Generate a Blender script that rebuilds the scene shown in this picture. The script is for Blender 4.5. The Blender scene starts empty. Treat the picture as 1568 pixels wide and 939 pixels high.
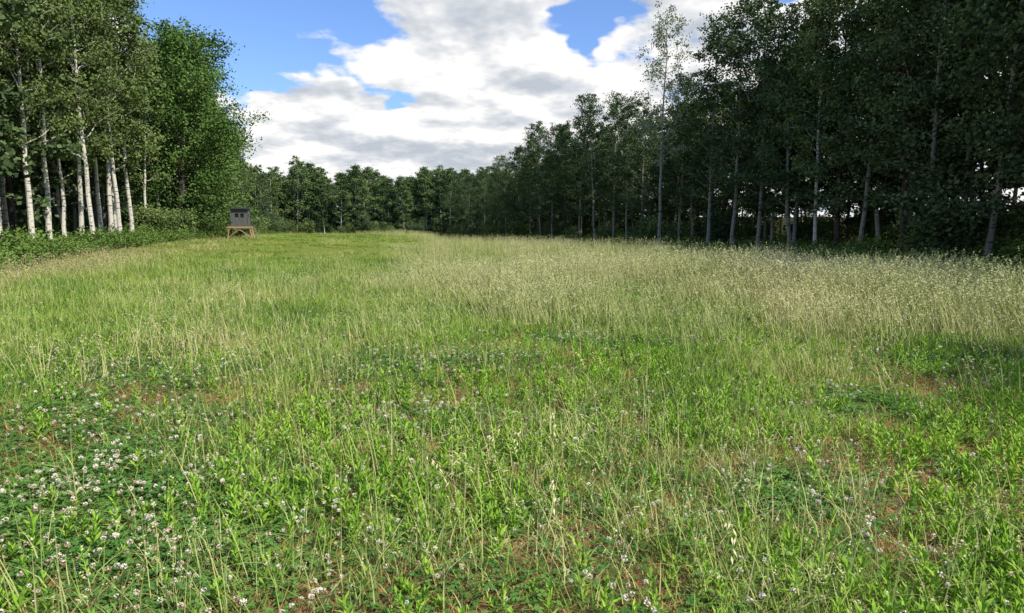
import bpy, math, numpy as np
from mathutils import Vector
scene=bpy.context.scene
R=np.random.RandomState(7)
pi=math.pi
# ------------------------------------------------------------ noise / terrain
def vnoise(x,y,seed=0):
    x=np.asarray(x,float);y=np.asarray(y,float)
    xi=np.floor(x);yi=np.floor(y);fx=x-xi;fy=y-yi
    fx=fx*fx*(3-2*fx);fy=fy*fy*(3-2*fy)
    def h(a,b):
        s=np.sin(a*127.1+b*311.7+seed*74.7)*43758.5453
        return s-np.floor(s)
    return (h(xi,yi)*(1-fx)+h(xi+1,yi)*fx)*(1-fy)+(h(xi,yi+1)*(1-fx)+h(xi+1,yi+1)*fx)*fy
def fbm(x,y,s=0):
    return (vnoise(x,y,s)*.5+vnoise(x*2.1,y*2.1,s+1)*.3+vnoise(x*4.3,y*4.3,s+2)*.2)
def sst(a,b,x):
    t=np.clip((x-a)/(b-a),0,1);return t*t*(3-2*t)
LY=[-60,0,23,33,55,62,110,152];LX=[-14,-15,-18.5,-22,-25.5,-26.5,-42,-50]
RY=[-60,0,15,30,42,50,56,75,90,115,140,152];RX=[17,17.5,18.5,20,20.5,17.5,13.5,10,3.5,-5,-12,-14]
def fl(y):return np.interp(y,LY,LX)
def fr(y):return np.interp(y,RY,RX)
def rb(y):return np.interp(y,[0,8,12,16,22,31,45,60,152],[6.5,8.3,9.5,10,10,9,7,4,-20])
def hgt(x,y):
    x=np.asarray(x,float);y=np.asarray(y,float)
    z=0.12*(vnoise(x*.25,y*.25,5)-.5)*sst(0,4,np.hypot(x,y))
    z=z+0.95*sst(-8,-24,x)*sst(18,55,y)
    ol=np.maximum(fl(y)-x,y-153);o2=x-fr(y)
    return z+np.maximum(6.5*sst(14,75,ol),4*sst(14,60,o2))
def infield(x,y,m=0):
    return (x>fl(y)+m)&(x<fr(y)-m)&(y<152-m)
# ------------------------------------------------------------ mesh builder (all quads)
class MB:
    def __init__(s):s.v=[];s.f=[];s.m=[];s.t=[];s.n=0;s.mats=None
    def add(s,v,f,m=0,t=0.5):
        v=np.asarray(v,float).reshape(-1,3);f=np.asarray(f,int).reshape(-1,4)
        s.v.append(v);s.f.append(f+s.n);s.n+=len(v)
        s.m.append(np.full(len(f),m) if np.isscalar(m) else np.asarray(m))
        s.t.append(np.full(len(f),float(t)) if np.isscalar(t) else np.asarray(t,float))
    def flat(s):
        s.v=[np.concatenate(s.v)];s.f=[np.concatenate(s.f)];s.m=[np.concatenate(s.m)];s.t=[np.concatenate(s.t)];return s
    def mesh(s,name,mats=None,smooth=False):
        me=bpy.data.meshes.new(name)
        me.from_pydata(np.concatenate(s.v).tolist(),[],np.concatenate(s.f).tolist())
        for m in (mats or s.mats):me.materials.append(m)
        me.polygons.foreach_set('material_index',np.concatenate(s.m).astype(np.int32))
        a=me.attributes.new('tint','FLOAT','FACE');a.data.foreach_set('value',np.concatenate(s.t).astype(np.float32))
        if smooth:me.polygons.foreach_set('use_smooth',[True]*len(me.polygons))
        me.update();return me
    def tube(s,P,r,n=6,m=0,t=.5):
        P=np.asarray(P,float);k=len(P);r=np.broadcast_to(r,(k,))
        T=np.gradient(P,axis=0);T/=np.linalg.norm(T,axis=1)[:,None]+1e-9
        ref=np.array([0,0,1.]) if abs(T[0,2])<.9 else np.array([1.,0,0])
        U=np.cross(T,ref);U/=np.linalg.norm(U,axis=1)[:,None]+1e-9
        W=np.cross(T,U)
        a=np.arange(n)*2*pi/n
        V=P[:,None,:]+r[:,None,None]*(np.cos(a)[None,:,None]*U[:,None,:]+np.sin(a)[None,:,None]*W[:,None,:])
        i=np.arange(k-1)[:,None]*n;j=np.arange(n)[None,:];j2=(j+1)%n
        F=np.stack([i+j,i+j2,i+n+j2,i+n+j],-1).reshape(-1,4)
        s.add(V,F,m,t)
    def leaves(s,C,size,m=1,t=.5,asp=.7,rs=R,flat=0):
        N=len(C);size=np.broadcast_to(size,(N,))
        a=rs.normal(size=(N,3));a/=np.linalg.norm(a,axis=1)[:,None]
        b=rs.normal(size=(N,3))
        b-=a*(a*b).sum(1)[:,None];b/=np.linalg.norm(b,axis=1)[:,None]
        a=a*size[:,None]*.5;b=b*size[:,None]*.5*asp
        V=np.stack([C-a,C+b-a*.1,C+a,C-b-a*.1],1)
        s.add(V,np.arange(N*4).reshape(N,4),m,t)
    def blades(s,B,az,h,bend,w,m=0,t=.5,seg=3,fold=0):
        N=len(B);h=np.broadcast_to(h,(N,));bend=np.broadcast_to(bend,(N,));w=np.broadcast_to(w,(N,))
        d=np.stack([np.cos(az),np.sin(az),0*az],1);sd=np.stack([-np.sin(az+fold),np.cos(az+fold),0*az],1)
        L=[]
        for k in range(seg+1):
            q=k/seg
            c=B+d*(bend*h*q*q+.08*h*q)[:,None];c[:,2]+=h*q*(1-.35*bend*q)
            ww=w*(1-q**1.6*.92)*.5
            L.append(np.stack([c-sd*ww[:,None],c+sd*ww[:,None]],1))
        V=np.stack(L,1)
        i=(np.arange(N)*(seg+1)*2)[:,None];k=(np.arange(seg)*2)[None,:]
        F=np.stack([i+k,i+k+1,i+k+3,i+k+2],-1).reshape(-1,4)
        tt=np.repeat(np.broadcast_to(t,(N,)),seg)
        s.add(V,F,m,tt)
        return L[-1].mean(1)
    def box(s,c,sz,m=0,t=.5,rot=None):
        q=np.array([[x,y,z] for x in(-.5,.5) for y in(-.5,.5) for z in(-.5,.5)])*np.array(sz)
        if rot is not None:q=q@np.array(rot).T
        s.add(q+np.array(c),[[0,1,3,2],[4,6,7,5],[0,4,5,1],[2,3,7,6],[0,2,6,4],[1,5,7,3]],m,t)
# ------------------------------------------------------------ materials
def newmat(name):
    m=bpy.data.materials.new(name);m.use_nodes=True;nt=m.node_tree;nt.nodes.clear()
    out=nt.nodes.new('ShaderNodeOutputMaterial');return m,nt,out
def N(nt,t,**k):
    n=nt.nodes.new(t)
    for a,b in k.items():setattr(n,a,b)
    return n
def mth(nt,op,a,b=None,c=None,clamp=False):
    n=N(nt,'ShaderNodeMath',operation=op);n.use_clamp=clamp
    for i,x in enumerate((a,b,c)):
        if x is None:continue
        if isinstance(x,(int,float)):n.inputs[i].default_value=x
        else:nt.links.new(x,n.inputs[i])
    return n.outputs[0]
def ramp(nt,fac,stops):
    n=N(nt,'ShaderNodeValToRGB');e=n.color_ramp.elements
    while len(e)<len(stops):e.new(.5)
    for i,(p,c) in enumerate(stops):
        e[i].position=p;e[i].color=(*c,1)
    nt.links.new(fac,n.inputs[0]);return n.outputs[0]
def foliage(name,stops,gain=1.,nsc=.5,wt=.4,wr=.25,wn=.35):
    m,nt,out=newmat(name);L=nt.links.new
    stops=[(p,tuple(min(.9,v*gain) for v in c)) for p,c in stops]
    at=N(nt,'ShaderNodeAttribute');at.attribute_name='tint'
    oi=N(nt,'ShaderNodeObjectInfo');g=N(nt,'ShaderNodeNewGeometry')
    no=N(nt,'ShaderNodeTexNoise');no.inputs['Scale'].default_value=nsc;no.inputs['Detail'].default_value=1
    L(g.outputs['Position'],no.inputs['Vector'])
    nn=mth(nt,'MULTIPLY_ADD',no.outputs['Fac'],2.8,-.9,clamp=True)
    f=mth(nt,'MULTIPLY',at.outputs['Fac'],wt);f=mth(nt,'MULTIPLY_ADD',oi.outputs['Random'],wr,f)
    f=mth(nt,'MULTIPLY_ADD',nn,wn,f,clamp=True)
    c=ramp(nt,f,stops)
    p=N(nt,'ShaderNodeBsdfDiffuse');L(c,p.inputs['Color']);L(p.outputs[0],out.inputs[0])
    return m
def barkmat(name,c1,c2,bands=True,zs=9):
    m,nt,out=newmat(name);L=nt.links.new
    tc=N(nt,'ShaderNodeTexCoord');mp=N(nt,'ShaderNodeMapping');mp.inputs['Scale'].default_value=(2.5,2.5,zs)
    L(tc.outputs['Object'],mp.inputs[0]);no=N(nt,'ShaderNodeTexNoise');no.inputs['Scale'].default_value=1.2;no.inputs['Detail'].default_value=3
    L(mp.outputs[0],no.inputs['Vector'])
    c=ramp(nt,no.outputs['Fac'],[(.36,c2),(.44,c1)] if bands else [(.35,c2),(.65,c1)])
    p=N(nt,'ShaderNodeBsdfDiffuse');L(c,p.inputs['Color']);L(p.outputs[0],out.inputs[0])
    return m
M_birch=barkmat('birch_bark',(.66,.63,.55),(.14,.12,.10))
M_aspen=barkmat('aspen_bark',(.30,.29,.24),(.08,.07,.055))
M_dark=barkmat('dark_bark',(.12,.10,.085),(.045,.036,.03),False,3)
M_lfA=foliage('aspen_leaves',[(0,(.060,.092,.030)),(.5,(.14,.195,.062)),(1,(.25,.31,.11))],1,.35)
M_lfR=foliage('poplar_leaves',[(0,(.032,.055,.025)),(.5,(.085,.128,.054)),(1,(.18,.24,.10))],1,.35)
M_lfF=foliage('distant_leaves',[(0,(.045,.075,.030)),(.5,(.11,.165,.060)),(1,(.19,.25,.09))],1,.12,.35,.35,.3)
M_lfP=foliage('pale_leaves',[(0,(.14,.18,.10)),(.5,(.27,.31,.19)),(1,(.42,.45,.30))],1,.35)
M_lfM=foliage('maple_leaves',[(0,(.045,.090,.022)),(.5,(.10,.18,.045)),(1,(.18,.27,.075))],1,.35)
M_shrub=foliage('shrub_leaves',[(0,(.06,.11,.024)),(.5,(.13,.21,.05)),(1,(.22,.31,.08))],1,.4)
G=1.03
M_grass=foliage('green_grass',[(0,(.065,.14,.024)),(.4,(.17,.275,.048)),(.7,(.29,.37,.080)),(1,(.46,.45,.16))],G,.45,.35,.2,.5)
M_straw=foliage('straw_grass',[(0,(.22,.29,.08)),(.5,(.40,.42,.155)),(1,(.60,.50,.27))],G,.3,.35,.2,.45)
M_head=foliage('seed_heads',[(0,(.36,.41,.16)),(1,(.68,.61,.35))],G,.3)
M_red=foliage('redtop_grass',[(0,(.34,.32,.13)),(1,(.58,.42,.28))],G,.4)
M_forb=foliage('forb_leaves',[(0,(.09,.20,.022)),(.5,(.22,.38,.042)),(1,(.38,.52,.08))],1.08,.6)
M_clov=foliage('clover_leaves',[(0,(.035,.10,.02)),(.5,(.08,.18,.04)),(1,(.16,.27,.06))],1.08,1.2)
M_flow=foliage('clover_blossom',[(0,(.42,.24,.16)),(.35,(.66,.57,.44)),(1,(.86,.83,.72))],1,2,.7,.3,.1)
M_thatch=foliage('dry_thatch',[(0,(.18,.09,.04)),(.5,(.44,.26,.11)),(1,(.68,.48,.23))],1,.8)
# ------------------------------------------------------------ ground
def axis(lo,hi,n,c=0,k=5.5):
    t=np.linspace(-1,1,n);a=np.sinh(k*t)/np.sinh(k);return c+np.where(a<0,-a*lo,a*hi)
gx=axis(-1600,1600,260);gy=axis(-1200,2400,300,4)
X,Y=np.meshgrid(gx,gy);Z=hgt(X,Y)
nx,ny=len(gx),len(gy)
i=np.arange(ny-1)[:,None]*nx;j=np.arange(nx-1)[None,:]
F=np.stack([i+j,i+j+1,i+nx+j+1,i+nx+j],-1).reshape(-1,4)
me=bpy.data.meshes.new('meadow_ground');me.from_pydata(np.stack([X,Y,Z],-1).reshape(-1,3).tolist(),[],F.tolist())
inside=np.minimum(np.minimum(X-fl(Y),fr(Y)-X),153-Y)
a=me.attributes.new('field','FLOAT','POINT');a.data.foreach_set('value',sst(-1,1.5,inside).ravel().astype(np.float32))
a=me.attributes.new('dry','FLOAT','POINT');a.data.foreach_set('value',(1-sst(9,22,np.hypot(X,Y))).ravel().astype(np.float32))
me.polygons.foreach_set('use_smooth',[True]*len(me.polygons))
m,nt,out=newmat('soil_and_thatch');L=nt.links.new
g=N(nt,'ShaderNodeNewGeometry')
def noise(sc,det=4,ro=.5):
    n=N(nt,'ShaderNodeTexNoise');n.inputs['Scale'].default_value=sc;n.inputs['Detail'].default_value=det;n.inputs['Roughness'].default_value=ro
    L(g.outputs['Position'],n.inputs['Vector']);return n.outputs['Fac']
n1=noise(.8,3);n2=noise(28,5,.7);n3=noise(4,3)
gr=ramp(nt,n2,[(.3,(.08,.10,.025)),(.55,(.19,.23,.05)),(.75,(.32,.34,.11))])
br=ramp(nt,n2,[(.3,(.11,.06,.03)),(.5,(.29,.17,.08)),(.75,(.52,.37,.18))])
ad=N(nt,'ShaderNodeAttribute');ad.attribute_name='dry'
mx=N(nt,'ShaderNodeMix',data_type='RGBA');L(mth(nt,'MULTIPLY',mth(nt,'MULTIPLY_ADD',mth(nt,'ADD',n1,n3),3,-2.2,clamp=True),ad.outputs['Fac']),mx.inputs[0]);L(gr,mx.inputs[6]);L(br,mx.inputs[7])
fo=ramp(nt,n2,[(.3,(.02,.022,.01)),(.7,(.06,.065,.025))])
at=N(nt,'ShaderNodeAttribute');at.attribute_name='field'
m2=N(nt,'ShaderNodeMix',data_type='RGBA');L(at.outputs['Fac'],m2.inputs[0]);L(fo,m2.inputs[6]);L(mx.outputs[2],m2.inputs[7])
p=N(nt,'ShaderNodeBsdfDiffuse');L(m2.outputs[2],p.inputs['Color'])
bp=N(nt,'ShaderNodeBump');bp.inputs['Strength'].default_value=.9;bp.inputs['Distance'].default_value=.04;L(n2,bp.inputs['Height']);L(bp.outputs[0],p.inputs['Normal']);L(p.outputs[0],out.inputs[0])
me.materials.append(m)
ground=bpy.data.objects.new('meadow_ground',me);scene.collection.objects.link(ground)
# ------------------------------------------------------------ scatter via geometry nodes
def scatter(name,meshes,x,y,rotz,tilt,scl,idx,z=None):
    col=bpy.data.collections.new(name+'_parts')
    for k,mm in enumerate(meshes):
        o=bpy.data.objects.new('%s_part_%02d'%(name,k),mm);col.objects.link(o)
    n=len(x);P=np.stack([x,y,hgt(x,y)-.01 if z is None else z],1)
    pm=bpy.data.meshes.new(name);pm.vertices.add(n);pm.vertices.foreach_set('co',P.astype(np.float32).ravel())
    ta=R.uniform(0,2*pi,n)
    rot=np.stack([tilt*np.cos(ta),tilt*np.sin(ta),rotz],1).astype(np.float32)
    a=pm.attributes.new('rot','FLOAT_VECTOR','POINT');a.data.foreach_set('vector',rot.ravel())
    a=pm.attributes.new('scl','FLOAT_VECTOR','POINT');a.data.foreach_set('vector',scl.astype(np.float32).ravel())
    a=pm.attributes.new('idx','INT','POINT');a.data.foreach_set('value',idx.astype(np.int32))
    ob=bpy.data.objects.new(name,pm);scene.collection.objects.link(ob)
    ng=bpy.data.node_groups.new(name,'GeometryNodeTree')
    ng.interface.new_socket('Geometry',in_out='INPUT',socket_type='NodeSocketGeometry')
    ng.interface.new_socket('Geometry',in_out='OUTPUT',socket_type='NodeSocketGeometry')
    gi=ng.nodes.new('NodeGroupInput');go=ng.nodes.new('NodeGroupOutput')
    ip=ng.nodes.new('GeometryNodeInstanceOnPoints');ci=ng.nodes.new('GeometryNodeCollectionInfo')
    ci.inputs['Collection'].default_value=col;ci.inputs['Separate Children'].default_value=True;ci.inputs['Reset Children'].default_value=True
    ip.inputs['Pick Instance'].default_value=True
    def na(t,nm):
        q=ng.nodes.new('GeometryNodeInputNamedAttribute');q.data_type=t;q.inputs[0].default_value=nm;return q.outputs[0]
    K=ng.links.new
    K(gi.outputs[0],ip.inputs['Points']);K(ci.outputs[0],ip.inputs['Instance'])
    K(na('INT','idx'),ip.inputs['Instance Index']);K(na('FLOAT_VECTOR','rot'),ip.inputs['Rotation']);K(na('FLOAT_VECTOR','scl'),ip.inputs['Scale'])
    K(ip.outputs[0],go.inputs[0])
    md=ob.modifiers.new('instances','NODES');md.node_group=ng
    return ob
# ------------------------------------------------------------ plant parts
def disc(n,r):
    a=R.uniform(0,2*pi,n);q=r*np.sqrt(R.uniform(0,1,n));return np.stack([q*np.cos(a),q*np.sin(a),0*a],1)
def grass_tuft(n=16,h=(.12,.32),r=.10,w=.008,mat=None,bend=(.1,.8),seg=3):
    b=MB();b.blades(disc(n,r),R.uniform(0,2*pi,n),R.uniform(*h,n),R.uniform(*bend,n),R.uniform(.6,1.3,n)*w,0,R.uniform(0,1,n),seg,.3)
    b.mats=[mat or M_grass];return b
def head(b,p,d,L,w,n,m,droop=0):
    t=np.linspace(0,1,n);C=p+np.outer(t*L,d)+R.normal(0,w*.35,(n,3));C[:,2]-=droop*t*t*L
    b.leaves(C,R.uniform(.8,1.3,n)*w*1.7,m,R.uniform(0,1,n),.5)
def stem_tuft(n=5,h=(.55,.85),r=.12,w=.0035,hl=.09,hw=.010,mats=None,bl=8,droop=.2,nh=9,seg=4,side=True):
    b=MB();B=disc(n,r);az=R.uniform(0,2*pi,n);hh=R.uniform(*h,n);be=R.uniform(.0,.28,n)
    tip=b.blades(B,az,hh,be,w*1.6,0,R.uniform(0.2,1,n),seg)
    for k in range(n):
        d=np.array([math.cos(az[k])*(.1+2*be[k]),math.sin(az[k])*(.1+2*be[k]),1.]);d/=np.linalg.norm(d)
        head(b,tip[k],d,hl*R.uniform(.7,1.3),hw,nh,1,droop)
        if side:
            q=R.randint(1,3)
            b.blades(B[k]+np.array([[0,0,hh[k]*.25*(j+1)] for j in range(q)])+0,R.uniform(0,2*pi,q),R.uniform(.1,.2,q),R.uniform(.3,1,q),.005,0,R.uniform(0,.6,q))
    if bl:b.blades(disc(bl,r),R.uniform(0,2*pi,bl),R.uniform(.15,.45,bl),R.uniform(.1,.5,bl),.006,2,R.uniform(.3,1,bl),2)
    b.mats=mats or [M_straw,M_head,M_grass];return b
def merge(gen,k,rad,wide=1.,nm='patch',hv=.25):
    o=MB();src=[gen().flat() for _ in range(min(k,8))]
    P=disc(k,rad)
    for i in range(k):
        s=src[i%len(src)];a=R.uniform(0,2*pi);c,sn=math.cos(a),math.sin(a);q=R.uniform(1-hv,1+hv)
        V=s.v[0]@np.array([[c,sn,0],[-sn,c,0],[0,0,1]])*np.array([wide,wide,q])+P[i]
        o.add(V,s.f[0],s.m[0],np.clip(s.t[0]+R.uniform(-.25,.25),0,1))
    return o.mesh(nm,src[0].mats)
def forb(h=.32,n=34):
    b=MB();lean=R.uniform(-.25,.25,2)
    P=np.array([[lean[0]*t*t*h,lean[1]*t*t*h,t*h] for t in np.linspace(0,1,5)])
    b.tube(P,np.linspace(.0028,.0015,5),3,0,.2)
    t=np.linspace(.12,1,n);C=np.stack([np.interp(t,np.linspace(0,1,5),P[:,k]) for k in range(3)],1)
    az=np.arange(n)*2.4+R.uniform(0,.5,n)
    Ln=(.075*(1-.55*np.abs(t-.45)))*R.uniform(.8,1.2,n)
    el=np.radians(20+50*t)+R.normal(0,.15,n)
    d=np.stack([np.cos(az)*np.cos(el),np.sin(az)*np.cos(el),np.sin(el)],1);s=np.stack([-np.sin(az),np.cos(az),0*az],1)
    w=Ln*.2
    mid=C+d*Ln[:,None]*.45;tip=C+d*Ln[:,None];tip[:,2]-=Ln*.25
    V=np.stack([C-s*.001,C+s*.001,mid+s*w[:,None]*.5,mid-s*w[:,None]*.5,tip+s*.0006,tip-s*.0006],1)
    i=(np.arange(n)*6)[:,None]
    F=np.concatenate([i+np.array([[0,1,2,3]]),i+np.array([[3,2,4,5]])],0)
    b.add(V,F,0,np.concatenate([R.uniform(.2,1,n)]*2))
    b.mats=[M_forb];return b
def clover(n=26,r=.13,h=(.04,.14)):
    b=MB();B=disc(n,r);H=R.uniform(*h,n)
    b.blades(B,R.uniform(0,2*pi,n),H,.1,.003,0,.3,1)
    for k in range(n):
        c=B[k]+np.array([0,0,H[k]]);a0=R.uniform(0,2*pi);nrm=R.uniform(-.35,.35,2);s=R.uniform(.012,.02);tt=R.uniform(0,1)
        for q in range(3):
            a=a0+q*2*pi/3;d=np.array([math.cos(a),math.sin(a),0]);d[2]=d[0]*nrm[0]+d[1]*nrm[1]
            e=np.array([-math.sin(a),math.cos(a),0]);e[2]=e[0]*nrm[0]+e[1]*nrm[1]
            b.add([c,c+d*s*.6-e*s*.5,c+d*s*1.15,c+d*s*.6+e*s*.5],[[0,1,2,3]],0,tt)
    b.mats=[M_clov];return b
def blossom(n=3,r=.07,h=(.13,.26)):
    b=MB();B=disc(n,r);H=R.uniform(*h,n);tip=b.blades(B,R.uniform(0,2*pi,n),H,R.uniform(0,.3,n),.0035,0,.3,2)
    for k in range(n):
        q=R.normal(size=(32,3));q/=np.linalg.norm(q,axis=1)[:,None];s=R.uniform(.006,.0108)
        b.leaves(tip[k]+q*s*np.array([1,1,.85]),s*.95,1,np.clip(.38+.5*q[:,2]+R.uniform(-.15,.25,32)-R.choice([0,.4],p=[.7,.3]),0,1),.6)
    return b.mesh('blossom',[M_clov,M_flow])
def thatch(n=26,r=.16):
    b=MB();B=disc(n,r);B[:,2]=R.uniform(0,.03,n)
    b.blades(B,R.uniform(0,2*pi,n),R.uniform(.05,.16,n),R.uniform(.6,2.4,n),R.uniform(.003,.006,n),0,R.uniform(0,1,n),2)
    b.mats=[M_thatch];return b
def oat():
    b=MB();B=disc(3,.05);az=R.uniform(0,2*pi,3);hh=R.uniform(.45,.62,3)
    tip=b.blades(B,az,hh,.45,.005,0,.6,5)
    for k in range(3):
        for q in range(7):
            c=tip[k]+np.array([math.cos(az[k])*q*.02,math.sin(az[k])*q*.02,-.008*q*q*.3])+R.normal(0,.01,3)
            d=np.array([math.cos(az[k]),math.sin(az[k]),-.5])+R.normal(0,.25,3);d/=np.linalg.norm(d);s=np.array([-d[1],d[0],0])
            b.add([c,c+d*.018+s*.005,c+d*.042,c+d*.018-s*.005],[[0,1,2,3]],1,.9)
    return b.mesh('oat',[M_straw,M_head])
# ------------------------------------------------------------ scatter layers
def wedge(n,rmin,rmax,e=.6,half=44):
    u=R.uniform(0,1,n);r=(u*(rmax**e-rmin**e)+rmin**e)**(1/e);a=np.radians(R.uniform(-half,half,n))
    x=r*np.sin(a);y=r*np.cos(a);k=infield(x,y,.2)&(y>1.2);return x[k],y[k],r[k]
def edgeh(x,y):
    return (1-.55*sst(25,40,y)*sst(-5,-12,x)*sst(90,70,y))*(1-.5*sst(0,2,x-rb(y)))
def layer(name,meshes,n,rmin,rmax,prob,e=.6,sz=(.8,1.25),lod=(6,.4),tilt=.12,hs=None):
    x,y,r=wedge(n,rmin,rmax,e);k=R.uniform(0,1,len(x))<prob(x,y,r);x,y,r=x[k],y[k],r[k]
    q=R.uniform(*sz,len(x));lw=np.maximum(1,(r/lod[0]))**lod[1]
    hz=q*(hs(x,y,r) if hs else 1)*edgeh(x,y)
    scl=np.stack([q*lw,q*lw,hz],1)
    return scatter(name,meshes,x,y,R.uniform(0,2*pi,len(x)),R.uniform(0,tilt,len(x)),scl,R.randint(0,len(meshes),len(x)))
def tall_zone(x,y):
    edge=np.interp(y,[0,8,10,13,20,40,80,152],[14,8,5,1.5,-2,-6,-14,-36])+7*(fbm(x*.3,y*.3,11)-.5)*2
    return sst(-4,7,x-edge)*(1-.92*sst(0,1.6,x-rb(y)-1.2*(fbm(x*.6,y*.6,61)-.5)))
cl_p=[(-4.0,7.2,1.9,1.0),(-2.5,3.8,.9,.8),(-3.4,5,1.0,.8),(-1.1,7.3,1.1,.9),(3.1,5.9,.7,.5),(1.65,3.8,.35,.3),(-.9,5.2,.5,.4),(-6,12,2.5,1.6),(-1,13,3,1.5),(1.3,9,1.4,.7),(5.2,8,1,.5),(-1.7,2.9,.6,.4)]
def clz(x,y):
    v=0
    for cx,cy,rx,ry in cl_p:v=np.maximum(v,np.exp(-((x-cx)/rx)**2-((y-cy)/ry)**2))
    return v
def lush(x,y):return sst(.42,.60,fbm(x*.9,y*.9,3))
gh=lambda x,y,r:.42+.6*fbm(x*.5,y*.5,21)+.3*sst(6,14,r)
gp=lambda x,y,r:(.15+.80*sst(4,10,r))*(.18+.82*lush(x,y))*(1-.7*clz(x,y)*(r<9))
layer('green_grass',[merge(lambda:grass_tuft(n=14),4,.16) for _ in range(6)],12500,1.6,14,gp,hs=gh,sz=(.8,1.2))
layer('green_grass_beyond',[merge(lambda:grass_tuft(n=12,r=.14,w=.013,seg=2),24,.62) for _ in range(6)],4200,12,152,lambda x,y,r:np.clip(.6+.4*lush(x*.4,y*.4)+.4*sst(-4,-10,x),0,1),lod=(20,.35),tilt=.04,hs=lambda x,y,r:.9+.6*fbm(x*.5,y*.5,21))
layer('dry_thatch',[merge(lambda:thatch(24,.16),4,.22) for _ in range(4)],8500,1.6,13,lambda x,y,r:.35+.65*(1-lush(x,y)),tilt=.03)
sp_=lambda x,y,r:(.05+.5*sst(.46,.7,fbm(x*.45+3,y*.45,8)))*(.28+.62*sst(5,12,r))*(1-.6*clz(x,y))
layer('straw_grass',[stem_tuft(n=R.randint(1,4),h=(.32,.66),hl=.05,hw=.006,bl=3).mesh('straw') for _ in range(8)],21000,2.6,16,sp_,hs=lambda x,y,r:.75+.2*sst(5,12,r),tilt=.2)
layer('straw_grass_beyond',[merge(lambda:stem_tuft(n=3,h=(.4,.7),hl=.06,hw=.010,bl=3,w=.005,nh=4,seg=2,side=False),9,.6) for _ in range(5)],3800,14,152,
   lambda x,y,r:(.10+.75*sst(.42,.66,fbm(x*.25+3,y*.25,8)))*(1-.55*sst(-2,-9,x)*sst(60,40,y)),lod=(25,.35),tilt=.04)
layer('tall_rye',[merge(lambda:stem_tuft(n=5,h=(.6,.98),r=.14,hl=.10,hw=.011,bl=8,w=.0045,nh=7,seg=3),3,.2,hv=.12) for _ in range(6)],8500,7,20,
   lambda x,y,r:tall_zone(x,y)*.75+.02,hs=lambda x,y,r:.5+.5*tall_zone(x,y)*(.7+.6*fbm(x*.35,y*.35,33)))
layer('tall_rye_beyond',[merge(lambda:stem_tuft(n=5,h=(.6,.98),r=.2,hl=.11,hw=.016,bl=9,w=.006,nh=4,seg=2,side=False),12,.6,hv=.12) for _ in range(6)],4400,18,152,
   lambda x,y,r:tall_zone(x,y)*.75+.02,lod=(25,.35),tilt=.04,hs=lambda x,y,r:.5+.5*tall_zone(x,y)*(.7+.6*fbm(x*.35,y*.35,33)))
layer('redtop_grass',[merge(lambda:stem_tuft(n=3,h=(.4,.65),r=.2,hl=.10,hw=.013,mats=[M_straw,M_red,M_grass],bl=6,nh=6,seg=2,side=False),6,.5) for _ in range(4)],6500,13,60,
   lambda x,y,r:.8*np.exp(-((x-fl(y)-3.4)/1.5)**2),tilt=.04)
layer('leafy_forbs',[forb(R.uniform(.12,.27),R.randint(22,36)).mesh('forb') for _ in range(10)],22000,1.7,18,
   lambda x,y,r:.07+(.62+.2*sst(0,3,x))*sst(.44,.61,fbm(x*.8+9,y*.8,14))*(1-.6*clz(x,y)),lod=(8,.3),tilt=.25,sz=(.65,1.3))
layer('clover_leaves',[merge(lambda:clover(26,.13),3,.16) for _ in range(5)],8000,1.6,13,lambda x,y,r:np.clip(.16+.9*clz(x,y),0,1),tilt=.05)
layer('clover_blossoms',[blossom(R.randint(1,4)) for _ in range(8)],28000,1.6,24,lambda x,y,r:.045+.42*clz(x,y)*(.15+.85*sst(.38,.6,fbm(x*2,y*2,41))),lod=(7,.35),tilt=.2)
ox=np.array([.05,.12,.3,-.02,.25,-.55,.6,1.0]);oy=np.array([3.7,4.1,4.3,3.4,3.2,3.6,6.5,2.9]);n=len(ox)
scatter('wild_oats',[oat() for _ in range(3)],ox,oy,R.uniform(0,6,n),np.zeros(n),np.ones((n,3)),R.randint(0,3,n))
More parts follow.
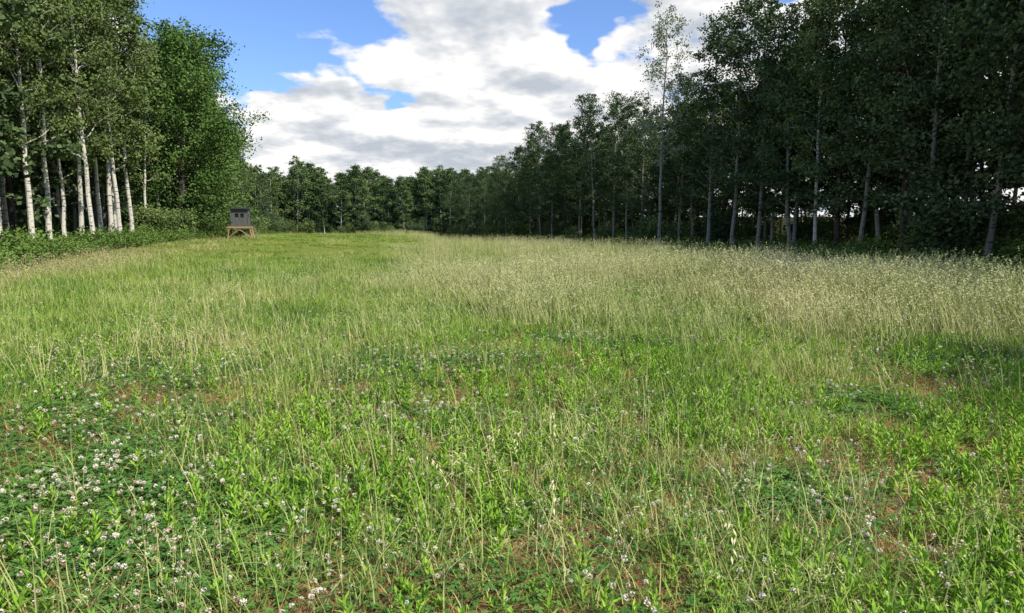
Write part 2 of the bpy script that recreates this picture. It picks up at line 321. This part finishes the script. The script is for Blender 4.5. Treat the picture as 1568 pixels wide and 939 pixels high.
# ------------------------------------------------------------ trees
def tree(name,H,tr,cs,cr,nb,nl,ls,mats,seed,kind='aspen',lean=.03,spread=.42,sub=3):
    rs=np.random.RandomState(seed);b=MB()
    k=12;t=np.linspace(0,1,k);wx=np.cumsum(rs.normal(0,lean*H*.12,k));wy=np.cumsum(rs.normal(0,lean*H*.12,k))
    wx-=wx[0];wy-=wy[0];lx=rs.normal(0,lean)*H;ly=rs.normal(0,lean)*H
    P=np.stack([wx+lx*t,wy+ly*t,t*H*.97-.15],1);rad=tr*(1-.88*t)+tr*.35*np.exp(-t*30)
    b.tube(P,rad,8,0)
    tp=lambda q:np.array([np.interp(q,t,P[:,c]) for c in range(3)])
    cl=[]
    for i in range(nb):
        q=cs+(.98-cs)*((i+.5)/nb)**.85+rs.uniform(-.01,.01)
        u=(q-cs)/(1-cs)
        if kind=='aspen':prof=.35+.65*math.sin(pi*min(1,u*.85+.15))**.7
        else:prof=math.sin(pi*min(1,u*.78+.2))**.5
        Ln=cr*prof*rs.uniform(.6,1.2);az=i*2.4+rs.uniform(-.5,.5)
        el=math.radians((25+30*u if kind=='aspen' else 8+50*u)+rs.uniform(-10,12))
        o=tp(q);d=np.array([math.cos(az)*math.cos(el),math.sin(az)*math.cos(el),math.sin(el)])
        s=np.linspace(0,1,5);B=o+np.outer(s*Ln,d);B[:,2]+=.12*Ln*s*s*(1 if kind=='aspen' else -.6);B[1:]+=rs.normal(0,.05*Ln,(4,3))
        rb_=np.interp(q,t,rad)*.38
        b.tube(B,rb_*(1-.85*s),4,0)
        for c,w in ((.45,.6),(.7,.9),(1,1.)):
            cl.append((np.array([np.interp(c,s,B[:,x]) for x in range(3)]),w,Ln))
        for j in range(sub):
            c=rs.uniform(.3,.9);o2=np.array([np.interp(c,s,B[:,x]) for x in range(3)])
            d2=d+rs.normal(0,.6,3);d2/=np.linalg.norm(d2);l2=Ln*rs.uniform(.25,.5)
            b.tube(np.array([o2,o2+d2*l2*.5,o2+d2*l2+np.array([0,0,.05])]),[rb_*.35,rb_*.25,rb_*.1],3,0)
            cl.append((o2+d2*l2*.6,.8,Ln));cl.append((o2+d2*l2,.9,Ln))
    cl.append((tp(1.)+np.array([0,0,.2]),1,cr*.6));cl.append((tp(.95),1,cr*.6))
    W=np.array([c[1]*c[2]**.8*rs.uniform(.15,1.6) for c in cl]);W/=W.sum()
    C=[];T=[]
    for (c,w,Ln),pw in zip(cl,W):
        n=max(3,int(pw*nl));sg=spread*(.6+.25*Ln)*rs.uniform(.55,1.05)*.6
        C.append(c+rs.normal(0,1,(n,3))*np.array([sg,sg,sg*.62]))
        T.append(np.clip(rs.uniform(.1,.9)+rs.normal(0,.15,n),0,1))
    C=np.concatenate(C);T=np.concatenate(T)
    b.leaves(C,rs.uniform(.7,1.3,len(C))*ls,1,T,.8,rs)
    return b.mesh(name,mats)
birch=[tree('birch',19.5,.15,.27,2.6,48,12500,.145,[M_birch,M_lfA],100+k,lean=.022) for k in range(4)]
aspen=[tree('aspen',18,.13,.20,2.6,50,10500,.15,[M_aspen,M_lfR],200+k,lean=.03) for k in range(5)]
pale=[tree('pale_aspen',18,.13,.35,2.2,34,5500,.13,[M_aspen,M_lfP],300+k,lean=.02) for k in range(1)]
maple=[tree('maple',18,.26,.07,5.0,90,36000,.19,[M_dark,M_lfM],400+k,'maple',lean=.012,spread=.55) for k in range(2)]
dark=[tree('dark_maple',18,.20,.14,3.5,60,17000,.18,[M_dark,M_lfR],500+k,'maple',lean=.02,spread=.5) for k in range(3)]
bgt=[tree('bg_birch',18.5,.13,.25,2.7,24,4300,.25,[M_birch,M_lfA],700+k,lean=.03,sub=1) for k in range(3)]+\
    [tree('bg_aspen',18,.13,.20,2.8,28,4800,.25,[M_aspen,M_lfR],720+k,lean=.03,sub=1) for k in range(4)]+\
    [tree('bg_maple',17.5,.18,.12,3.4,30,6500,.26,[M_dark,M_lfR],740+k,'maple',lean=.03,sub=1) for k in range(3)]
fart=[tree('far_aspen',17,.13,.12,3.0,34,6800,.27,[M_birch,M_lfF],760+k,'maple' if k%3==1 else 'aspen',lean=.02,sub=1,spread=.55) for k in range(6)]
def shrub(h,r,n,seed,mat=M_shrub,ls=.11):
    rs=np.random.RandomState(seed);b=MB();C=[];T=[]
    for i in range(16):
        az=rs.uniform(0,2*pi);q=rs.uniform(.2,1)*r;hh=h*rs.uniform(.45,1)*(1-.35*(q/r)**2)
        s=np.linspace(0,1,4);B=np.stack([q*np.cos(az)*s**.8,q*np.sin(az)*s**.8,hh*s],1);b.tube(B,.02*(1-.8*s),3,0)
        for w in(.45,.75,1):
            c=np.array([np.interp(w,s,B[:,x]) for x in range(3)]);m_=int(n/48);C.append(c+rs.normal(0,.14+.08*r,(m_,3)));T.append(np.clip(rs.uniform(.1,.8)+rs.normal(0,.15,m_),0,1))
    C=np.concatenate(C);C[:,2]=np.abs(C[:,2]);b.leaves(C,ls*rs.uniform(.7,1.3,len(C)),1,np.concatenate(T),.6,rs)
    return b.mesh('shrub',[M_dark,mat])
shr=[shrub(.8,.8,1500,600,ls=.115),shrub(1.3,1.0,2000,601,ls=.135),shrub(2.6,1.5,2600,602,M_lfA,ls=.18),shrub(4.2,1.8,3400,603,M_lfR,.19)]
def put(name,mesh,x,y,s=1,rz=None,sxy=None):
    o=bpy.data.objects.new(name,mesh);scene.collection.objects.link(o);o.location=(x,y,float(hgt(x,y))-.05)
    o.rotation_euler=(0,0,R.uniform(0,2*pi) if rz is None else rz);q=sxy or s;o.scale=(q,q,s);return o
for x,y,s in [(-25.2,33,1.0),(-24.0,33.5,.95),(-24.9,36,1),(-24.6,39.5,.98),(-26.6,41.5,1.0),(-25.9,43.5,1.0),(-27.5,45,1.02),(-26.9,47.5,.98),(-22.5,27.5,1.0),(-21.5,24.5,1.0),(-28.5,34,1.05),(-29,38,1),(-28.5,48.5,.95)]:
    put('birch_tree',birch[R.randint(4)],x,y,s)
put('maple_tree',maple[0],-28.0,57,.95,1.0,sxy=1.06);put('maple_tree',maple[1],-30,63,.98,2)
for x,y,s in [(-31.5,70,.9),(-33.8,77,.86),(-36.5,84,.88),(-39,92,.92),(-41,99,.9)]:
    put('aspen_tree',aspen[R.randint(5)],x,y,s,sxy=s*1.25)
RT=[(20.4,26,1.05,'d'),(21.6,30.5,1.05,'a'),(21.2,33.5,1.0,'a'),(21.6,37,1.08,'d'),(22.5,39,1.08,'a'),(21.2,41,1.0,'a'),(21.5,44.5,1.02,'d'),(20.6,45.5,.93,'b'),(19.8,47.5,.98,'a'),(18.3,50,1.03,'a'),(16.9,51.5,1.05,'a'),(15.7,54,1.02,'a'),(12.3,56,1.10,'p'),
 (14.8,60,.85,'a'),(12.9,66,.80,'a'),(12.0,70,.84,'a'),(11.2,75,.93,'a'),(9.6,78,.97,'a'),(8.3,82,.88,'a'),(6.8,85,.84,'d'),(5.2,88,.86,'a'),(3.9,92,.92,'a'),(2.5,96,.86,'a'),(.8,101,.80,'d'),(-1,106,.76,'a'),(-2.5,111,.70,'d'),(-4.6,117,.70,'a'),(-6.5,123,.7,'d'),(-8.5,129,.72,'a'),(-10.5,135,.72,'d'),
 (19.0,7,1,'a'),(19.2,13,1,'a'),(19.6,18,1,'d'),(20,22,1,'a')]
for x,y,s,k in RT:
    mm={'a':aspen[R.randint(5)],'d':dark[R.randint(3)],'p':pale[0],'b':birch[0]}[k]
    put({'a':'aspen_tree','d':'maple_tree','p':'poplar_tree','b':'birch_tree'}[k],mm,x,y,s,sxy=s*(1.15 if k=='a' else 1))
put('maple_tree',maple[1],17.8,-3.2,.92,0.0,sxy=.55);put('maple_tree',dark[1],19.2,-3.2,.98,1.0);put('maple_tree',dark[0],18.6,-2.6,.95,2.0)
fx=[];fy=[];fi=[];fs=[]
def jit(n,s):return R.normal(0,s,n)
for off in [3.2,6.5,10.5,15.5,22]:
    step=3.0+off*.04
    for side in(0,1):
        yy=np.arange(10 if side else 18,158,step);yy=yy+jit(len(yy),.9)
        xx=(fr(yy)+off+1 if side else fl(yy)-off-1)+jit(len(yy),.9)
        fx+=list(xx);fy+=list(yy);sc=R.uniform(.82,1.0,len(yy))
        if side:sc=sc*np.interp(yy,[40,50,54,60,90,115,150],[1.08,1.05,.9,.84,.84,.70,.72])
        else:sc=sc*np.interp(yy,[30,44,50,60,75,150],[1.05,1.0,.82,.84,.80,.80])
        fs+=list(sc)
        fi+=list(R.choice(10,len(yy),p=[.04]*3+[.16]*4+[.08]*3) if side else R.choice(10,len(yy),p=[.2]*3+[.07]*4+[.04]*3))
fx=np.array(fx);fy=np.array(fy);fi=np.array(fi);fs=np.array(fs)
k=~infield(fx,fy,-1.5);fx,fy,fi,fs=fx[k],fy[k],fi[k],fs[k]
n=len(fx)
scatter('background_forest',bgt,fx,fy,R.uniform(0,6.28,n),np.full(n,.03),np.stack([fs*1.15,fs*1.15,fs],1),fi)
gx_=[];gy_=[]
for row in range(4):
    q=np.arange(-74,12,2.7);gx_+=list(q+R.normal(0,.8,len(q)));gy_+=list(154+row*4.0+R.normal(0,1.2,len(q)))
gx_=np.array(gx_);gy_=np.array(gy_);n=len(gx_);s=.83+.30*(fbm(gx_*.16,gy_*.05,77)-.5)*2+R.uniform(-.06,.06,n)
scatter('distant_tree_line',fart,gx_,gy_,R.uniform(0,6.28,n),np.full(n,.02),np.stack([s*1.2,s*1.2,s],1),R.randint(0,6,n))
sx=[];sy=[];si=[]
for off,st in((1.2,1.4),(3.5,2.0),(8,2.2),(14,2.6),(22,3)):
    for side in(0,1):
        yy=np.arange(0 if side else 14,156,st);yy=yy+jit(len(yy),.5);xx=(fr(yy)+off if side else fl(yy)-off)+jit(len(yy),.7);sx+=list(xx);sy+=list(yy)
        for v in yy:
            if side: si.append(R.choice(4,p=[.4,.4,.18,.02] if off<6 else [.1,.2,.35,.35]))
            elif v<50: si.append(R.choice(4,p=[.7,.3,0,0] if off<6 else [.2,.4,.3,.1]))
            else: si.append(R.choice(4,p=[.15,.25,.3,.3]))
for yr in(153,157,164):
    q=np.arange(-60,-4,1.8);sx+=list(q+jit(len(q),.5));sy+=list(yr+R.normal(0,.6,len(q)));si+=list(R.choice(4,len(q),p=[.1,.2,.35,.35]))
sx=np.array(sx);sy=np.array(sy);si=np.array(si);n=len(sx);s=R.uniform(.7,1.25,n)
scatter('forest_undergrowth',shr,sx,sy,R.uniform(0,6.28,n),np.zeros(n),np.stack([s*1.1,s*1.1,s],1),si)
n=330;yy=R.uniform(14,60,n);xx=fl(yy)-.2-np.abs(R.normal(0,1.3,n));s=R.uniform(.35,.8,n)
scatter('bracken_bank',[shr[0],shr[1]],xx,yy,R.uniform(0,6.28,n),np.zeros(n),np.stack([s*1.3,s*1.3,s*.9],1),R.randint(0,2,n))
n=420;yy=R.uniform(9,62,n);xx=rb(yy)+1.5+R.uniform(0,1,n)*(fr(yy)-rb(yy)-1.5);s=R.uniform(.35,.8,n)
scatter('edge_weeds',[shr[0],shr[1]],xx,yy,R.uniform(0,6.28,n),np.zeros(n),np.stack([s*1.3,s*1.3,s*.8],1),R.randint(0,2,n))
# ------------------------------------------------------------ hunting blind
def woodmat(name,c1,c2):
    m,nt,out=newmat(name);L=nt.links.new
    tc=N(nt,'ShaderNodeTexCoord');mp=N(nt,'ShaderNodeMapping');mp.inputs['Scale'].default_value=(12,12,1.2)
    L(tc.outputs['Object'],mp.inputs[0]);no=N(nt,'ShaderNodeTexNoise');no.inputs['Scale'].default_value=1.5;no.inputs['Detail'].default_value=5;L(mp.outputs[0],no.inputs['Vector'])
    c=ramp(nt,no.outputs['Fac'],[(.3,c2),(.7,c1)]);p=N(nt,'ShaderNodeBsdfPrincipled');p.inputs['Roughness'].default_value=.8;L(c,p.inputs['Base Color']);L(p.outputs[0],out.inputs[0]);return m
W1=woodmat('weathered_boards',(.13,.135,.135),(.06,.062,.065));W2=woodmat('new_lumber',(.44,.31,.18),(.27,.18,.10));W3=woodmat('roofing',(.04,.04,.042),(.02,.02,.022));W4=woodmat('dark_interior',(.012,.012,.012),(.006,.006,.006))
bx,by=-23.0,57.0
root=bpy.data.objects.new('hunting_blind',None);scene.collection.objects.link(root);root.location=(bx,by,float(hgt(bx,by)));root.rotation_euler=(0,0,math.radians(14));root.scale=(.72,.72,.80)
def part(nm,b,mats):
    o=bpy.data.objects.new(nm,b.mesh(nm,mats));scene.collection.objects.link(o);o.parent=root;return o
Zp=1.3
b=MB()
for k in range(9):
    x=-.8+k*.2
    for (z0,z1) in ([(0,1.65)] if k in(0,1,7,8) else [(0,.85),(1.25,1.65)]) if k!=4 else [(0,1.65)]:
        b.box((x,-.8+R.uniform(-.004,.004),Zp+.1+(z0+z1)/2),(.19,.025,z1-z0),0,R.uniform(0,1))
for sx_ in(-1,1):
    for k in range(8):
        y=-.69+k*.195
        for (z0,z1) in ([(0,.85),(1.25,1.72)] if k in(3,4) else [(0,1.72)]):
            b.box((sx_*.905,y,Zp+.1+(z0+z1)/2),(.025,.185,z1-z0),0,.5)
for k in range(9):b.box((-.8+k*.2,.8,Zp+.1+.9),(.19,.025,1.8),0,.5)
for sx_ in(-.93,.93):
    for sy_ in(-.83,.83):b.box((sx_,sy_,Zp+.98),(.07,.07,1.76),0,.3)
part('walls',b,[W1])
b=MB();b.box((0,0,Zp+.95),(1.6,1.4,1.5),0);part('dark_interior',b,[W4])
c_,s_=math.cos(.07),math.sin(.07);rx=[[1,0,0],[0,c_,-s_],[0,s_,c_]]
b=MB();b.box((0,0,Zp+1.93),(2.2,2.15,.07),0,.5,rx);b.box((0,-1.085,Zp+1.86),(2.2,.03,.13),0,.5);part('roof',b,[W3])
b=MB();
for k in range(10):b.box((-1.13+k*.25,-.15,Zp+.03),(.235,2.5,.05),0,.5)
b.box((0,-1.35,Zp-.09),(2.5,.06,.17),0);b.box((0,1.05,Zp-.09),(2.5,.06,.17),0);b.box((-1.2,-.15,Zp-.09),(.06,2.3,.17),0);b.box((1.2,-.15,Zp-.09),(.06,2.3,.17),0)
part('platform',b,[W2])
b=MB()
for sx_ in(-1,1):
    for sy_ in(-1.28,.98):
        b.tube([(sx_*1.35,sy_,-.1),(sx_*1.08,sy_,Zp-.02)],.075,4,0)
    b.tube([(sx_*1.3,-1.26,.1),(sx_*-.2,-1.26,Zp-.15)],.05,4,0)
    b.tube([(sx_*1.3,-1.2,.1),(sx_*1.12,.9,Zp-.15)],.05,4,0)
part('legs',b,[W2])
b=MB();
for sx_ in(-.22,.22):b.tube([(1.75+sx_,-.6,0),(1.35+sx_*.9,-.6,Zp)],.03,4,0)
for k in range(4):
    q=(k+.6)/4.2;b.tube([(1.75-.4*q-.22,-.6,Zp*q),(1.75-.4*q+.22,-.6,Zp*q)],.022,4,0)
part('ladder',b,[W2])
# ------------------------------------------------------------ sun, sky
sd=Vector((.80,-.6,0)).normalized();el=math.radians(47)
S=Vector((sd.x*math.cos(el),sd.y*math.cos(el),math.sin(el)))
sun=bpy.data.lights.new('sun','SUN');sun.energy=5.0;sun.angle=math.radians(.5);sun.color=(1,.94,.80)
so=bpy.data.objects.new('sun',sun);scene.collection.objects.link(so);so.rotation_euler=S.to_track_quat('Z','Y').to_euler();so.location=(30,-20,40)
w=bpy.data.worlds.new('World');scene.world=w;w.use_nodes=True;nt=w.node_tree;nt.nodes.clear();L=nt.links.new
out=N(nt,'ShaderNodeOutputWorld');bg=N(nt,'ShaderNodeBackground');bg.inputs[1].default_value=.12;L(bg.outputs[0],out.inputs[0])
sk=N(nt,'ShaderNodeTexSky',sky_type='NISHITA');sk.sun_disc=False;sk.sun_elevation=el;sk.sun_rotation=math.atan2(S.x,S.y);sk.dust_density=.6;sk.ozone_density=1.5;sk.air_density=1.0
skm=N(nt,'ShaderNodeMix',data_type='RGBA',blend_type='MULTIPLY');skm.inputs[0].default_value=1;L(sk.outputs[0],skm.inputs[6]);skm.inputs[7].default_value=(1.05,1.28,1.72,1)
tc=N(nt,'ShaderNodeTexCoord');sp=N(nt,'ShaderNodeSeparateXYZ');L(tc.outputs['Generated'],sp.inputs[0])
dx,dy,dz=sp.outputs
zz=mth(nt,'ADD',mth(nt,'MAXIMUM',dz,0),.22)
px=mth(nt,'DIVIDE',dx,zz);py=mth(nt,'DIVIDE',dy,zz)
def comb(a,b_,c=0):
    n=N(nt,'ShaderNodeCombineXYZ')
    for i_,v in enumerate((a,b_,c)):
        if isinstance(v,(int,float)):n.inputs[i_].default_value=v
        else:L(v,n.inputs[i_])
    return n.outputs[0]
def cn(ox,oy,sc=1.25,det=8,ro=.57):
    n=N(nt,'ShaderNodeTexNoise');n.noise_dimensions='2D';n.inputs['Scale'].default_value=sc;n.inputs['Detail'].default_value=det;n.inputs['Roughness'].default_value=ro
    L(comb(mth(nt,'ADD',px,ox),mth(nt,'ADD',py,oy),0),n.inputs['Vector']);return n.outputs['Fac']
nA=cn(3.1,1.7,2.1,7);nB=cn(3.1+.04,1.7-.11,2.1,4);nC=cn(9,4,2.6,3);nD=cn(-5,14,2.6,3);nE=cn(21,-4,1.6,2)
yy_=mth(nt,'MAXIMUM',dy,.05)
ga=mth(nt,'MULTIPLY_ADD',mth(nt,'SUBTRACT',nC,.5),.30,mth(nt,'DIVIDE',dx,yy_));ge=mth(nt,'MULTIPLY_ADD',mth(nt,'SUBTRACT',nD,.5),.16,mth(nt,'DIVIDE',dz,yy_))
def blob(a0,e0,ra,re):
    u=mth(nt,'DIVIDE',mth(nt,'SUBTRACT',ga,a0),ra);v=mth(nt,'DIVIDE',mth(nt,'SUBTRACT',ge,e0),re)
    q=mth(nt,'ADD',mth(nt,'MULTIPLY',u,u),mth(nt,'MULTIPLY',v,v));return mth(nt,'EXPONENT',mth(nt,'MULTIPLY',q,-1))
D=mth(nt,'MULTIPLY_ADD',mth(nt,'SUBTRACT',nA,.5),2.1,.42)
D=mth(nt,'MULTIPLY_ADD',mth(nt,'MINIMUM',dy,0),.8,D)                     # fewer clouds behind the viewer and overhead
D=mth(nt,'MULTIPLY_ADD',mth(nt,'MAXIMUM',mth(nt,'SUBTRACT',dz,.42),0),-1.0,D)
for a0,e0,ra,re,k_ in [(-.37,.285,.18,.078,-1.4),(-.22,.20,.07,.022,-.5),(.085,.275,.065,.032,-.8),(.42,.36,.08,.04,-.6),(-.33,.175,.08,.03,.5),(-.05,.15,.25,.08,.3),(-.08,.32,.10,.06,.35)]:
    D=mth(nt,'MULTIPLY_ADD',blob(a0,e0,ra,re),k_,D)
al=N(nt,'ShaderNodeMapRange',interpolation_type='SMOOTHSTEP');al.inputs[1].default_value=-.06;al.inputs[2].default_value=.20;L(D,al.inputs[0])
lit=mth(nt,'MULTIPLY_ADD',mth(nt,'SUBTRACT',nA,nB),5.0,.88)
lit=mth(nt,'SUBTRACT',lit,mth(nt,'MULTIPLY',mth(nt,'SUBTRACT',D,.15),.28))
lit=mth(nt,'MULTIPLY_ADD',mth(nt,'SUBTRACT',nE,.5),1.0,lit,clamp=True)
cc=ramp(nt,lit,[(0,(4.5,4.9,5.5)),(.4,(5.7,6.0,6.4)),(.75,(7.2,7.3,7.5)),(1,(8.7,8.6,8.4))])
mx=N(nt,'ShaderNodeMix',data_type='RGBA');L(al.outputs[0],mx.inputs[0]);L(skm.outputs[2],mx.inputs[6]);L(cc,mx.inputs[7]);L(mx.outputs[2],bg.inputs[0])
# ------------------------------------------------------------ camera
cam=bpy.data.cameras.new('camera');co=bpy.data.objects.new('camera',cam);scene.collection.objects.link(co)
cam.sensor_width=36;cam.lens=23.46;cam.clip_start=.05;cam.clip_end=5000
co.location=(0,0,1.6+float(hgt(0,0)));co.rotation_euler=(math.radians(90-6.4),0,0);scene.camera=co
scene.view_settings.view_transform='Standard';scene.view_settings.look='None';scene.view_settings.exposure=0
